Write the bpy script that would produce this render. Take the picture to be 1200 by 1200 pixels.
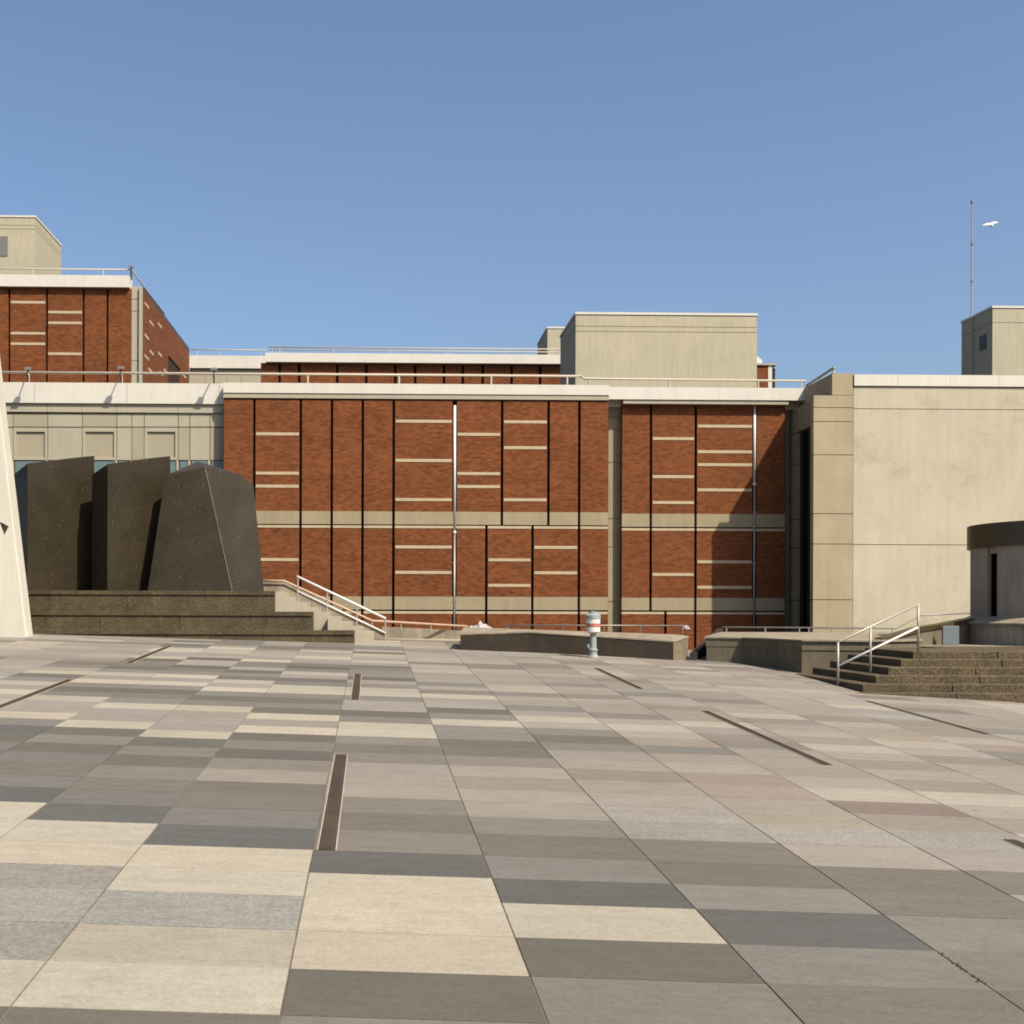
import bpy, bmesh, math, random
from mathutils import Vector, Matrix
from mathutils.geometry import tessellate_polygon
random.seed(7)
R = math.radians
scene = bpy.context.scene
for o in list(bpy.data.objects):
    bpy.data.objects.remove(o)

# ------------------------------------------------------------------ camera
F, CX, CY, H, TH, RO = 1400.0, 478.0, 713.0, 2.05, 0.020, 0.003     # measured from the photograph (1200 px frame)
cam = bpy.data.cameras.new('camera')
cam_o = bpy.data.objects.new('camera', cam)
scene.collection.objects.link(cam_o)
cam.sensor_width = 36.0
cam.lens = F / 1200 * 36
cam.shift_x = (600 - CX) / 1200
cam.shift_y = (CY - 600) / 1200
cam.clip_start, cam.clip_end = 0.1, 5000
cam_o.matrix_world = Matrix.Translation((0, 0, H)) @ Matrix.Rotation(-TH, 4, 'Z') @ Matrix.Rotation(math.pi / 2, 4, 'X') @ Matrix.Rotation(RO, 4, 'Z')
scene.camera = cam_o

# ------------------------------------------------------------------ sky, sun, exposure
SUN = Vector((1.08, -1.2, 1.87)).normalized()
elev = math.asin(SUN.z)
azim = math.atan2(SUN.x, SUN.y)
world = bpy.data.worlds.new('World')
scene.world = world
world.use_nodes = True
wn = world.node_tree
wn.nodes.clear()
sky = wn.nodes.new('ShaderNodeTexSky')
sky.sky_type = 'NISHITA'
sky.sun_disc = False
sky.sun_elevation = elev
sky.sun_rotation = azim
sky.altitude = 0
sky.air_density = 1.0
sky.dust_density = 3.2
sky.ozone_density = 4.0
bg = wn.nodes.new('ShaderNodeBackground')
bg.inputs['Strength'].default_value = 0.105
wo = wn.nodes.new('ShaderNodeOutputWorld')
wn.links.new(sky.outputs[0], bg.inputs['Color'])
wn.links.new(bg.outputs[0], wo.inputs['Surface'])
sun = bpy.data.lights.new('sun', 'SUN')
sun.energy = 5.0
sun.angle = R(0.5)
sun.color = (1.0, 0.91, 0.77)
sun_o = bpy.data.objects.new('sun', sun)
scene.collection.objects.link(sun_o)
sun_o.rotation_euler = (-SUN).to_track_quat('-Z', 'Y').to_euler()
sun_o.location = (20, -20, 40)
vs = scene.view_settings
vs.view_transform = 'Standard'
vs.look = 'None'
vs.exposure = 0.63
vs.gamma = 1.0
vs.use_curve_mapping = False
scene.cycles.filter_width = 1.8

# ------------------------------------------------------------------ measuring: a photograph point at a known distance -> metres
def ray(u, v):
    x, y = u - CX, v - CY
    x, y = x + RO * y, y - RO * x
    d = Vector((x / F, 1, -y / F))
    c, s = math.cos(TH), math.sin(TH)
    return Vector((c * d.x + s * d.y, -s * d.x + c * d.y, d.z))
def P(u, v, Y):
    d = ray(u, v)
    return Vector((0, 0, H)) + d * (Y / d.y)
def PX(u, Y, v=650): return P(u, v, Y).x
def PZ(v, Y, u=500): return P(u, v, Y).z

GA, GB, GQ, GX = -0.028, 0.0367, 0.0022, 4.0
YE = 33.0
def gz(x, y):
    xx = max(-30, min(30, x)); yy = max(-14, min(YE, y))
    q = max(0.0, min(xx, 24) - GX)
    return GA * xx + GB * yy - GQ * q * q

# ------------------------------------------------------------------ helpers
col = scene.collection
def link(name, bm, mat, parent=None, origin=None, smooth=False):
    if parent is not None:
        top = parent
        while top.parent: top = top.parent
        origin = Vector(top['_o'])
    elif origin is None:
        origin = Vector((0, 0, 0))
    origin = Vector(origin)
    bmesh.ops.recalc_face_normals(bm, faces=bm.faces)
    bmesh.ops.translate(bm, verts=bm.verts, vec=-origin)
    me = bpy.data.meshes.new(name)
    bm.to_mesh(me); bm.free()
    if isinstance(mat, (list, tuple)):
        for m in mat: me.materials.append(m)
    else:
        me.materials.append(mat)
    if smooth:
        for p in me.polygons: p.use_smooth = True
    o = bpy.data.objects.new(name, me)
    col.objects.link(o)
    if parent is not None:
        o.parent = parent
    else:
        o.location = origin
    return o
def tag(o, label, cat, group=None):
    o['kind'] = 'thing'
    o['label'] = label; o['category'] = cat
    if group: o['group'] = group
    return o
def thing(name, label, cat, loc, group=None):
    o = bpy.data.objects.new(name, None)
    col.objects.link(o)
    o.empty_display_size = 0.3
    o.location = loc
    o['_o'] = tuple(loc)
    return tag(o, label, cat, group)
def nb(): return bmesh.new()
def box(bm, x0, x1, y0, y1, z0, z1, bevel=0.0):
    if x1 < x0: x0, x1 = x1, x0
    if y1 < y0: y0, y1 = y1, y0
    if z1 < z0: z0, z1 = z1, z0
    vs = [bm.verts.new(p) for p in ((x0,y0,z0),(x1,y0,z0),(x1,y1,z0),(x0,y1,z0),(x0,y0,z1),(x1,y0,z1),(x1,y1,z1),(x0,y1,z1))]
    fs = [bm.faces.new([vs[i] for i in f]) for f in ((0,3,2,1),(4,5,6,7),(0,1,5,4),(1,2,6,5),(2,3,7,6),(3,0,4,7))]
    if bevel:
        es = list({e for f in fs for e in f.edges})
        bmesh.ops.bevel(bm, geom=es, offset=bevel, segments=1, affect='EDGES', profile=0.5)
    return bm
def bx(*a, **k): return box(nb(), *a, **k)
def prism(bm, pts, z0, z1):
    """pts: plan polygon; z0/z1: number or list per point"""
    n = len(pts)
    zb = z0 if isinstance(z0, (list, tuple)) else [z0] * n
    zt = z1 if isinstance(z1, (list, tuple)) else [z1] * n
    b = [bm.verts.new((p[0], p[1], z)) for p, z in zip(pts, zb)]
    t = [bm.verts.new((p[0], p[1], z)) for p, z in zip(pts, zt)]
    bm.faces.new(b[::-1]); bm.faces.new(t)
    for i in range(n):
        j = (i + 1) % n
        bm.faces.new((b[i], b[j], t[j], t[i]))
    return bm
def tube(bm, pts, r, seg=8):
    pts = [Vector(p) for p in pts]
    rings = []
    for i, p in enumerate(pts):
        if i == 0: d = pts[1] - p
        elif i == len(pts) - 1: d = p - pts[i - 1]
        else: d = (pts[i + 1] - p).normalized() + (p - pts[i - 1]).normalized()
        d.normalize()
        up = Vector((0, 0, 1)) if abs(d.z) < 0.9 else Vector((0, 1, 0))
        a = d.cross(up).normalized(); b = d.cross(a).normalized()
        rr = r[i] if isinstance(r, (list, tuple)) else r
        rings.append([bm.verts.new(p + (a * math.cos(t) + b * math.sin(t)) * rr) for t in [2 * math.pi * k / seg for k in range(seg)]])
    for i in range(len(rings) - 1):
        for k in range(seg):
            bm.faces.new((rings[i][k], rings[i][(k + 1) % seg], rings[i + 1][(k + 1) % seg], rings[i + 1][k]))
    bm.faces.new(rings[0]); bm.faces.new(rings[-1][::-1])
    return bm
def lathe(bm, cx, cy, prof, seg=24):
    rings = [[bm.verts.new((cx + r * math.cos(2*math.pi*k/seg), cy + r * math.sin(2*math.pi*k/seg), z)) for k in range(seg)] for r, z in prof]
    for i in range(len(rings) - 1):
        for k in range(seg):
            bm.faces.new((rings[i][k], rings[i][(k+1) % seg], rings[i+1][(k+1) % seg], rings[i+1][k]))
    bm.faces.new(rings[0][::-1]); bm.faces.new(rings[-1])
    return bm

# ------------------------------------------------------------------ materials
def mat(name, color, rough=0.85, metal=0.0, spec=0.3):
    m = bpy.data.materials.new(name); m.use_nodes = True
    b = m.node_tree.nodes['Principled BSDF']
    b.inputs['Base Color'].default_value = (*color, 1)
    b.inputs['Roughness'].default_value = rough
    b.inputs['Metallic'].default_value = metal
    b.inputs['Specular IOR Level'].default_value = spec
    return m, m.node_tree.nodes, m.node_tree.links, b
def N(nodes, t, **kw):
    n = nodes.new(t)
    for k, v in kw.items(): setattr(n, k, v)
    return n
def pos_scaled(nodes, links, sc):
    g = N(nodes, 'ShaderNodeNewGeometry')
    mp = N(nodes, 'ShaderNodeMapping'); mp.inputs['Scale'].default_value = sc
    links.new(g.outputs['Position'], mp.inputs['Vector'])
    return mp.outputs['Vector']
def noise(nodes, links, vec, scale, detail=4, rough=0.6):
    n = N(nodes, 'ShaderNodeTexNoise')
    n.inputs['Scale'].default_value = scale; n.inputs['Detail'].default_value = detail; n.inputs['Roughness'].default_value = rough
    links.new(vec, n.inputs['Vector'])
    return n.outputs['Fac']
def ramp(nodes, links, fac, stops):
    r = N(nodes, 'ShaderNodeValToRGB')
    el = r.color_ramp.elements
    el[0].position, el[1].position = stops[0][0], stops[-1][0]
    el[0].color = (*stops[0][1], 1); el[1].color = (*stops[-1][1], 1)
    for p, c in stops[1:-1]:
        e = el.new(p); e.color = (*c, 1)
    links.new(fac, r.inputs['Fac'])
    return r.outputs['Color']
def mix(nodes, links, a, b, fac, blend='MIX'):
    m = N(nodes, 'ShaderNodeMix', data_type='RGBA', blend_type=blend)
    ins = [s for s in m.inputs if s.enabled]
    for s, v in ((m.inputs[0], fac), (m.inputs[6], a), (m.inputs[7], b)):
        if hasattr(v, 'links') or hasattr(v, 'is_output'): links.new(v, s)
        elif isinstance(v, (int, float)): s.default_value = v
        else: s.default_value = (*v, 1)
    return m.outputs[2]
def bump(nodes, links, b, h, strength=0.3, dist=0.02):
    n = N(nodes, 'ShaderNodeBump'); n.inputs['Strength'].default_value = strength; n.inputs['Distance'].default_value = dist
    links.new(h, n.inputs['Height']); links.new(n.outputs['Normal'], b.inputs['Normal'])
def g3(v): return (v, v, v)

def concrete(name, color, streak=0.25, blot=0.2, rough=0.9, stain=0.0, scale=1.0):
    m, n, l, b = mat(name, color, rough)
    v1 = pos_scaled(n, l, (2.6*scale, 2.6*scale, 0.22*scale))
    s = noise(n, l, v1, 2.2, 5, 0.65)
    c = ramp(n, l, s, [(0.3, tuple(x * (1 - streak) for x in color)), (0.6, color), (0.8, tuple(min(1, x * (1 + streak * 0.4)) for x in color))])
    v2 = pos_scaled(n, l, (1, 1, 1))
    k = noise(n, l, v2, 0.7 * scale, 6, 0.7)
    c = mix(n, l, c, ramp(n, l, k, [(0.3, g3(1 - blot)), (0.62, g3(1.0))]), 1.0, 'MULTIPLY')
    fine = noise(n, l, v2, 60, 3, 0.7)
    c = mix(n, l, c, ramp(n, l, fine, [(0.25, g3(0.86)), (0.7, g3(1.06))]), 1.0, 'MULTIPLY')
    if stain:
        k2 = noise(n, l, pos_scaled(n, l, (0.55, 0.55, 0.9)), 0.9, 5, 0.72)
        f = ramp(n, l, k2, [(0.55, g3(0)), (0.72, g3(stain))])
        c = mix(n, l, c, tuple(x * y for x, y in zip(color, (0.62, 0.58, 0.50))), f)
    l.new(c, b.inputs['Base Color'])
    bump(n, l, b, fine, 0.25, 0.01)
    return m
def granite(name, color, var=0.5, rough=0.6, scale=70, spec=0.35):
    m, n, l, b = mat(name, color, rough, spec=spec)
    v = pos_scaled(n, l, (1, 1, 1))
    f = noise(n, l, v, scale, 2, 0.7)
    c = ramp(n, l, f, [(0.32, tuple(x * (1 - var) for x in color)), (0.52, color), (0.72, tuple(min(1, x * (1 + var * 1.3)) for x in color))])
    k = noise(n, l, v, 1.3, 5, 0.65)
    c = mix(n, l, c, ramp(n, l, k, [(0.3, g3(0.66)), (0.68, g3(1.12))]), 1.0, 'MULTIPLY')
    k3 = noise(n, l, pos_scaled(n, l, (3.0, 3.0, 0.5)), 1.4, 5, 0.7)
    c = mix(n, l, c, ramp(n, l, k3, [(0.35, g3(0.8)), (0.6, g3(1.05))]), 1.0, 'MULTIPLY')
    l.new(c, b.inputs['Base Color'])
    bump(n, l, b, f, 0.2, 0.006)
    return m
def brick():
    m, n, l, b = mat('red_brick', (0.3, 0.1, 0.04), 0.9, spec=0.2)
    g = N(n, 'ShaderNodeNewGeometry'); sx = N(n, 'ShaderNodeSeparateXYZ'); l.new(g.outputs['Position'], sx.inputs[0])
    ad = N(n, 'ShaderNodeMath', operation='ADD'); l.new(sx.outputs['X'], ad.inputs[0]); l.new(sx.outputs['Y'], ad.inputs[1])
    cb = N(n, 'ShaderNodeCombineXYZ'); l.new(ad.outputs[0], cb.inputs['X']); l.new(sx.outputs['Z'], cb.inputs['Y'])
    t = N(n, 'ShaderNodeTexBrick')
    t.inputs['Scale'].default_value = 1.0
    t.inputs['Brick Width'].default_value = 0.20; t.inputs['Row Height'].default_value = 0.078
    t.inputs['Mortar Size'].default_value = 0.008; t.inputs['Mortar Smooth'].default_value = 0.3
    t.inputs['Bias'].default_value = -0.15
    t.inputs['Color1'].default_value = (0.1675, 0.0517, 0.0161, 1)
    t.inputs['Color2'].default_value = (0.1026, 0.0290, 0.0089, 1)
    t.inputs['Mortar'].default_value = (0.0991, 0.0432, 0.0177, 1)
    l.new(cb.outputs[0], t.inputs['Vector'])
    k = noise(n, l, pos_scaled(n, l, (0.5, 0.5, 1.5)), 0.8, 5, 0.7)
    c = mix(n, l, t.outputs['Color'], ramp(n, l, k, [(0.28, g3(0.82)), (0.7, g3(1.16))]), 1.0, 'MULTIPLY')
    k2 = noise(n, l, pos_scaled(n, l, (3.0, 3.0, 9.0)), 1.6, 3, 0.7)
    c = mix(n, l, c, ramp(n, l, k2, [(0.30, g3(0.62)), (0.48, g3(1.0)), (0.75, g3(1.12))]), 1.0, 'MULTIPLY')
    l.new(c, b.inputs['Base Color'])
    bump(n, l, b, t.outputs['Fac'], -0.3, 0.01)
    return m
BRICK = brick()
GROOVE = concrete('dark_recess', (0.030, 0.014, 0.009), 0.2, 0.2)
WHITE = concrete('white_precast', (0.528, 0.502, 0.436), 0.07, 0.07)
PANELW = concrete('sand_panel', (0.290, 0.258, 0.178), 0.06, 0.08)
OFFW = concrete('grey_precast', (0.322, 0.294, 0.22), 0.06, 0.08)
BAND = concrete('tan_band', (0.2866, 0.2356, 0.1483), 0.12, 0.14)
STRIP = concrete('pale_strip', (0.406, 0.322, 0.21), 0.1, 0.1)
PANELTAN = concrete('tan_panel', (0.3254, 0.2708, 0.1749), 0.10, 0.16)
RIBBED = concrete('ribbed_concrete', (0.4024, 0.3632, 0.2697), 0.08, 0.10, stain=0.55)
PENT = concrete('penthouse_concrete', (0.3690, 0.3343, 0.2379), 0.14, 0.08, scale=2.0)
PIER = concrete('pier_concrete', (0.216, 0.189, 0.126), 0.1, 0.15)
JOINT = mat('joint_dark', (0.07, 0.0525, 0.0315), 0.9)[0]
ROOFING = mat('dark_roofing', (0.05, 0.047, 0.042), 0.95)[0]
GLASS = mat('dark_glass', (0.006, 0.006, 0.006), 0.12, spec=0.25)[0]
TEAL = mat('teal_glass', (0.10, 0.145, 0.14), 0.35, spec=0.5)[0]
TIER = granite('brown_granite', (0.0686, 0.0508, 0.0230), 0.6, 0.75, 28)
PLANTG = granite('dark_brown_granite', (0.03, 0.0222, 0.0114), 0.35, 0.75, 24)
SHADOWGAP = mat('shadow_gap', (0.035, 0.028, 0.0196), 0.8)[0]
STEPG = granite('step_granite', (0.0805, 0.0578, 0.0273), 0.7, 0.8, 26)
COPING = granite('coping_stone', (0.2464, 0.2033, 0.1443), 0.2, 0.8, 50)
WALLC = concrete('terrace_concrete', (0.1464, 0.1208, 0.0769), 0.25, 0.3, scale=1.5)
LIGHTSTAIR = concrete('pale_stair_stone', (0.35, 0.301, 0.224), 0.08, 0.12)
SALUMA = concrete('pale_pylon', (0.49, 0.462, 0.378), 0.10, 0.08)
KIOSKC = concrete('kiosk_concrete', (0.2990, 0.2645, 0.2012), 0.25, 0.2, scale=1.6)
BRONZE = granite('bronze_fascia', (0.0567, 0.0372, 0.0126), 0.2, 0.45, 40, spec=0.5)
STEEL = mat('painted_steel', (0.2834, 0.2587, 0.2094), 0.45, 0.2, 0.5)[0]
GALV = mat('galvanised_steel', (0.20, 0.19, 0.168), 0.45, 0.5, 0.5)[0]
CREAMRAIL = mat('cream_rail', (0.3689, 0.3272, 0.2558), 0.5, 0.0, 0.4)[0]
PINKRAIL = mat('pinkish_rail', (0.35, 0.231, 0.168), 0.5, 0.0, 0.4)[0]
DARKMET = mat('dark_metal', (0.035, 0.032, 0.028), 0.5, 0.4, 0.5)[0]
WPAINT = mat('white_paint', (0.5132, 0.5067, 0.4766), 0.5)[0]
RPAINT = mat('red_paint', (0.34, 0.12, 0.085), 0.55)[0]
GREYPAINT = concrete('worn_grey_paint', (0.294, 0.322, 0.308), 0.3, 0.35, 0.6, scale=6)
BLUEP = mat('blue_grey_panel', (0.115, 0.130, 0.145), 0.5)[0]
SHEETW = mat('white_sheeting', (0.546, 0.518, 0.49), 0.6)[0]
def black_granite():
    m, n, l, b = mat('black_granite', (0.03, 0.026, 0.02), 0.42, spec=0.22)
    v = pos_scaled(n, l, (1, 1, 1))
    f = noise(n, l, v, 26, 3, 0.75)
    c = ramp(n, l, f, [(0.3, (0.020, 0.015, 0.008)), (0.55, (0.030, 0.023, 0.013)), (0.8, (0.056, 0.045, 0.027))])
    vo = N(n, 'ShaderNodeTexVoronoi'); vo.inputs['Scale'].default_value = 4.6; l.new(v, vo.inputs['Vector'])
    sp = ramp(n, l, vo.outputs['Distance'], [(0.05, g3(1)), (0.11, g3(0))])
    c = mix(n, l, c, (0.085, 0.076, 0.055), sp)
    k = noise(n, l, v, 0.9, 5, 0.65)
    c = mix(n, l, c, ramp(n, l, k, [(0.3, g3(0.8)), (0.7, g3(1.15))]), 1.0, 'MULTIPLY')
    l.new(c, b.inputs['Base Color'])
    rr = ramp(n, l, k, [(0.3, g3(0.36)), (0.7, g3(0.52))]); l.new(rr, b.inputs['Roughness'])
    return m
BLACKG = black_granite()
def paving_mat():
    m, n, l, b = mat('paving_stone', (0.4, 0.35, 0.28), 0.75, spec=0.3)
    a = N(n, 'ShaderNodeAttribute', attribute_name='stone')
    v = pos_scaled(n, l, (1, 1, 1))
    c = a.outputs['Color']
    fine = noise(n, l, v, 90, 3, 0.8)
    c = mix(n, l, c, ramp(n, l, fine, [(0.28, g3(0.74)), (0.72, g3(1.18))]), 1.0, 'MULTIPLY')
    mid = noise(n, l, pos_scaled(n, l, (1.0, 3.2, 1)), 2.4, 6, 0.72)
    c = mix(n, l, c, ramp(n, l, mid, [(0.3, (0.88, 0.87, 0.85)), (0.66, (1.05, 1.05, 1.05))]), 1.0, 'MULTIPLY')
    big = noise(n, l, v, 0.35, 5, 0.7)
    c = mix(n, l, c, ramp(n, l, big, [(0.3, (0.90, 0.885, 0.86)), (0.62, g3(1.03))]), 1.0, 'MULTIPLY')
    vg = N(n, 'ShaderNodeTexVoronoi'); vg.inputs['Scale'].default_value = 1.15; vg.inputs['Randomness'].default_value = 1.0; l.new(v, vg.inputs['Vector'])
    gum = ramp(n, l, vg.outputs['Distance'], [(0.022, g3(0.62)), (0.045, g3(1.0))])
    c = mix(n, l, c, gum, 1.0, 'MULTIPLY')
    st1 = noise(n, l, pos_scaled(n, l, (1.0, 1.6, 1)), 1.1, 8, 0.78)
    c = mix(n, l, c, ramp(n, l, st1, [(0.56, g3(1.0)), (0.66, (0.90, 0.885, 0.86)), (0.78, (0.80, 0.78, 0.74))]), 0.8, 'MULTIPLY')
    gr = noise(n, l, v, 22, 5, 0.85)
    c = mix(n, l, c, ramp(n, l, gr, [(0.32, g3(0.84)), (0.5, g3(1.0)), (0.7, g3(1.10))]), 1.0, 'MULTIPLY')
    # speckle carried by the coarse stones (alpha of the attribute)
    vo = noise(n, l, v, 34, 2, 0.9)
    sp = ramp(n, l, vo, [(0.36, g3(0.78)), (0.50, g3(1.0)), (0.66, g3(1.2))])
    mm = N(n, 'ShaderNodeMath', operation='SUBTRACT'); mm.inputs[0].default_value = 1.0
    l.new(a.outputs['Alpha'], mm.inputs[1])
    c2 = mix(n, l, c, sp, 1.0, 'MULTIPLY')
    c = mix(n, l, c, c2, mm.outputs[0])
    l.new(c, b.inputs['Base Color'])
    bump(n, l, b, fine, 0.12, 0.004)
    rr = ramp(n, l, mid, [(0.3, g3(0.82)), (0.7, g3(0.66))]); l.new(rr, b.inputs['Roughness'])
    return m
PAVE = paving_mat()
MORTAR = concrete('mortar_ground', (0.17, 0.14, 0.10), 0.3, 0.6, scale=3.0)

# ------------------------------------------------------------------ ground and paving
bm = nb()
xs = [-900, -300, -100, -45] + [-30 + 2 * i for i in range(31)] + [45, 100, 300, 900]
ys = [-900, -300, -80, -14, -8, -3] + [3 * i for i in range(0, 11)] + [YE, YE + 0.02, 45, 80, 200, 900]
grid = []
for y in ys:
    row = []
    for x in xs:
        z = gz(x, y) - 0.0055
        if y > YE + 0.01: z = -0.6
        row.append(bm.verts.new((x, y, z)))
    grid.append(row)
for i in range(len(ys) - 1):
    for j in range(len(xs) - 1):
        bm.faces.new((grid[i][j], grid[i][j+1], grid[i+1][j+1], grid[i+1][j]))
g = link('ground', bm, MORTAR); g['kind'] = 'structure'

cols_x = [-2.65, -1.62, -0.40, 0.81, 2.0, 3.15, 4.22, 5.3]
while cols_x[0] > -24: cols_x.insert(0, cols_x[0] - 1.11)
while cols_x[-1] < 24: cols_x.append(cols_x[-1] + 1.11)
c_base = [i for i, x in enumerate(cols_x) if abs(x + 1.62) < 1e-6][0]
rows_y = [5.40, 6.02, 6.65, 7.33, 7.90, 8.52, 9.20, 9.84, 10.49, 11.05, 11.72, 12.36, 12.98, 13.62, 14.21]
while rows_y[0] > -8: rows_y.insert(0, rows_y[0] - 0.625)
while rows_y[-1] < 32.4: rows_y.append(rows_y[-1] + 0.625)
r_base = [i for i, y in enumerate(rows_y) if abs(y - 5.40) < 1e-6][0]
STONE = {'C': (0.286, 0.256, 0.198), 'K': (0.2500, 0.2232, 0.1817), 'S': (0.195, 0.182, 0.158), 'L': (0.2050, 0.1828, 0.1524), 'G': (0.139, 0.126, 0.106),
         'W': (0.1160, 0.1030, 0.0819), 'D': (0.0938, 0.0849, 0.0676), 'B': (0.119, 0.11, 0.0952), 'P': (0.1800, 0.1514, 0.1239), 'N': (0.080, 0.077, 0.068), 'R': (0.1520, 0.1238, 0.1007), 'T': (0.1960, 0.1693, 0.1344)}
PAT = {  # column -> rows -1 ... upward, read off the photograph
    -4: 'CCSCCKCCCDGDGBDWBNKLCLKGDCLG', -3: 'DCSSLCKCCNBWBDNGCLLCWDGCLKGD', -2: 'DCCSLCCCNBWBDGDCLLCGWDGCLCGW', -1: 'DCSSSCCNBWGDGDCLLLCGDGCLKWGD', 0: 'DCCSCCNBWWLGDGDCLCDGDGCCGDLK',
    1: 'GDCCCNGWGLLLGWGCCGDLLGCKGLD', 2: 'GGDCNGWGLLTLGWDGGCGDLLCGLGL', 3: 'WWGNGWWSSLTPLLGDGLCLGTLGKL', 4: 'WWWGWWLSTLPPLLGTLKLGTLLGL', 5: 'WWWWLWLSPRKLTLLGPLKLTPLLG',
    6: 'WWGWLTLCPLKTLPLKTLLPKTLGT', 7: 'GWLTLPLCTLPLLTPLKTLLPLTL'}
def stone(c, r):
    p = PAT.get(c)
    if p and 0 <= r + 1 < len(p): return p[r + 1]
    if c >= 5: return random.choice('LLTTPKKLTSLPG' if r > 3 else 'WWGLTLGP')
    if c >= 2:
        if r > 20: return random.choice('LLTTKLTPLG' if (r // 2) % 3 else 'GGLTL')
        return random.choice('GWLTGL')
    ph = (r + (c % 2)) % 9
    if c <= -4 and r > 8: return random.choice('LLKLLKLSLT') if ph > 1 else random.choice('GLWLT')
    if ph < 4: return random.choice('DGBWDGL')
    return random.choice('CLKCLCSK')
bm = nb()
cl = bm.loops.layers.float_color.new('stone')
DLX, TY = -0.01153, -0.02
def plan(s, t): return (s + DLX * t, t + TY * s)
for ci in range(len(cols_x) - 1):
    for ri in range(len(rows_y) - 1):
        s0, s1, t0, t1 = cols_x[ci] + 0.005, cols_x[ci+1] - 0.005, rows_y[ri] + 0.003, rows_y[ri+1] - 0.003
        p4 = [plan(s0, t0), plan(s1, t0), plan(s1, t1), plan(s0, t1)]
        if max(p[1] for p in p4) > YE - 0.1: continue
        code = stone(ci - c_base, ri - r_base)
        k = 1 + random.uniform(-0.09, 0.09); w = random.uniform(-0.02, 0.02)
        cc = STONE[code]
        rgba = (cc[0] * k * (1 + w), cc[1] * k, cc[2] * k * (1 - w), 0.0 if code == 'S' else random.choice((0.7, 0.85, 1.0)))
        dz = random.uniform(-0.0012, 0.0012)
        top = [bm.verts.new((x, y, gz(x, y) + dz)) for x, y in p4]
        low = [bm.verts.new((x, y, gz(x, y) - 0.02)) for x, y in p4]
        fs = [bm.faces.new(top)] + [bm.faces.new((low[i], low[(i+1) % 4], top[(i+1) % 4], top[i])) for i in range(4)]
        for f in fs:
            for lp in f.loops: lp[cl] = rgba
pv = link('plaza_paving', bm, PAVE); pv['kind'] = 'structure'

# drain slots let into the paving
DR = [(-0.38, 8.52, 4.25, 'nearest dark drain slot, straight ahead among cream and grey slabs'),
      (-0.30, 18.0, 4.2, 'short looking dark drain slot straight behind the nearest one'),
      (-4.72, 23.0, 4.75, 'dark drain slot closest to the brown granite tiers'),
      (-4.98, 15.3, 4.25, 'dark drain slot cut by the left edge, before the pale pylon'),
      (4.70, 21.1, 4.15, 'thin dark drain slot in front of the striped standpipe'),
      (4.96, 13.16, 4.8, 'long slanting dark drain slot right of the middle of the plaza'),
      (8.50, 16.6, 4.0, 'dark drain slot in front of the right stone steps'),
      (5.06, 5.35, 4.25, 'dark drain slot at the right edge, only its far tip showing')]
for s, t, L, lab in DR:
    c0 = plan(s + 0.075, t + L / 2)
    th = thing('drain_slot', lab, 'drain', (c0[0], c0[1], gz(*c0)), 'linear drain slots in the plaza paving')
    bm = nb()
    pts = [plan(s, t), plan(s + 0.15, t), plan(s + 0.15, t + L), plan(s, t + L)]
    # a sunk channel: rim strips with a dark grating between them
    for a, b_ in ((s + 0.004, s + 0.013), (s + 0.137, s + 0.146)):
        q = [plan(a, t), plan(b_, t), plan(b_, t + L), plan(a, t + L)]
        prism(bm, q, [gz(*p) - 0.015 for p in q], [gz(*p) + 0.005 for p in q])
    link('channel_rim', bm, LIGHTSTAIR, th)
    bm = nb()
    n = int(L / 0.05)
    q = [plan(s + 0.014, t), plan(s + 0.136, t), plan(s + 0.136, t + L), plan(s + 0.014, t + L)]
    prism(bm, q, [gz(*p) - 0.015 for p in q], [gz(*p) + 0.0035 for p in q])
    link('grating_bed', bm, BRONZE, th)
    bm = nb()
    for a in (0.030, 0.052, 0.074, 0.096):
        q = [plan(s + a, t + 0.01), plan(s + a + 0.014, t + 0.01), plan(s + a + 0.014, t + L - 0.01), plan(s + a, t + L - 0.01)]
        prism(bm, q, [gz(*p) + 0.001 for p in q], [gz(*p) + 0.008 for p in q])
    link('grating', bm, BRONZE, th)

# ------------------------------------------------------------------ main brick building
YA, YB = 42.0, 42.5
ZLOW = -0.6
main = thing('brick_building', 'long red brick building with white roof edge and tan stone bands', 'building', (0, YA, ZLOW))
ZT = PZ(449, YA - 0.15)                # top of white edge
XL = PX(262, YA); XA1 = PX(712.5, YA); XB0 = PX(728.7, YB); XB1 = PX(919.5, YB); XE = PX(975, 42.9)
core = nb()
box(core, XL + 0.02, XA1 - 0.02, YA + 0.22, 70, ZLOW, ZT - 0.4)
link('backing_wall', core, GROOVE, main)
link('backing_wall', bx(XB0 + 0.02, XB1 - 0.02, YB + 0.22, 70, ZLOW, ZT - 0.42), GROOVE, main)
def storey(Y, u0, u1, grooves, vt, vb, strips, gw=0.046, zb=None):
    """brick panels between dark vertical grooves; strips: {(ua,ub): [v...]}"""
    ed = [u0] + grooves + [u1]
    um = (u0 + u1) / 2
    for a, b in zip(ed[:-1], ed[1:]):
        x0 = PX(a, Y) + (gw if a in grooves else 0); x1 = PX(b, Y) - (gw if b in grooves else 0)
        if a in (532.5, 884): x0 += 0.035
        if b in (532.5, 884): x1 -= 0.035
        z1 = PZ(vt, Y, um); z0 = PZ(vb, Y, um) if zb is None else zb
        p = link('brick_panel', bx(x0, x1, Y, Y + 0.25, z0, z1), BRICK, main)
        for v in strips.get((a, b), []):
            z = PZ(v, Y, (a + b) / 2)
            link('stone_strip', bx(x0 + 0.02, x1 - 0.02, Y - 0.012, Y + 0.05, z - 0.052, z + 0.052), STRIP, p)
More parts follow.
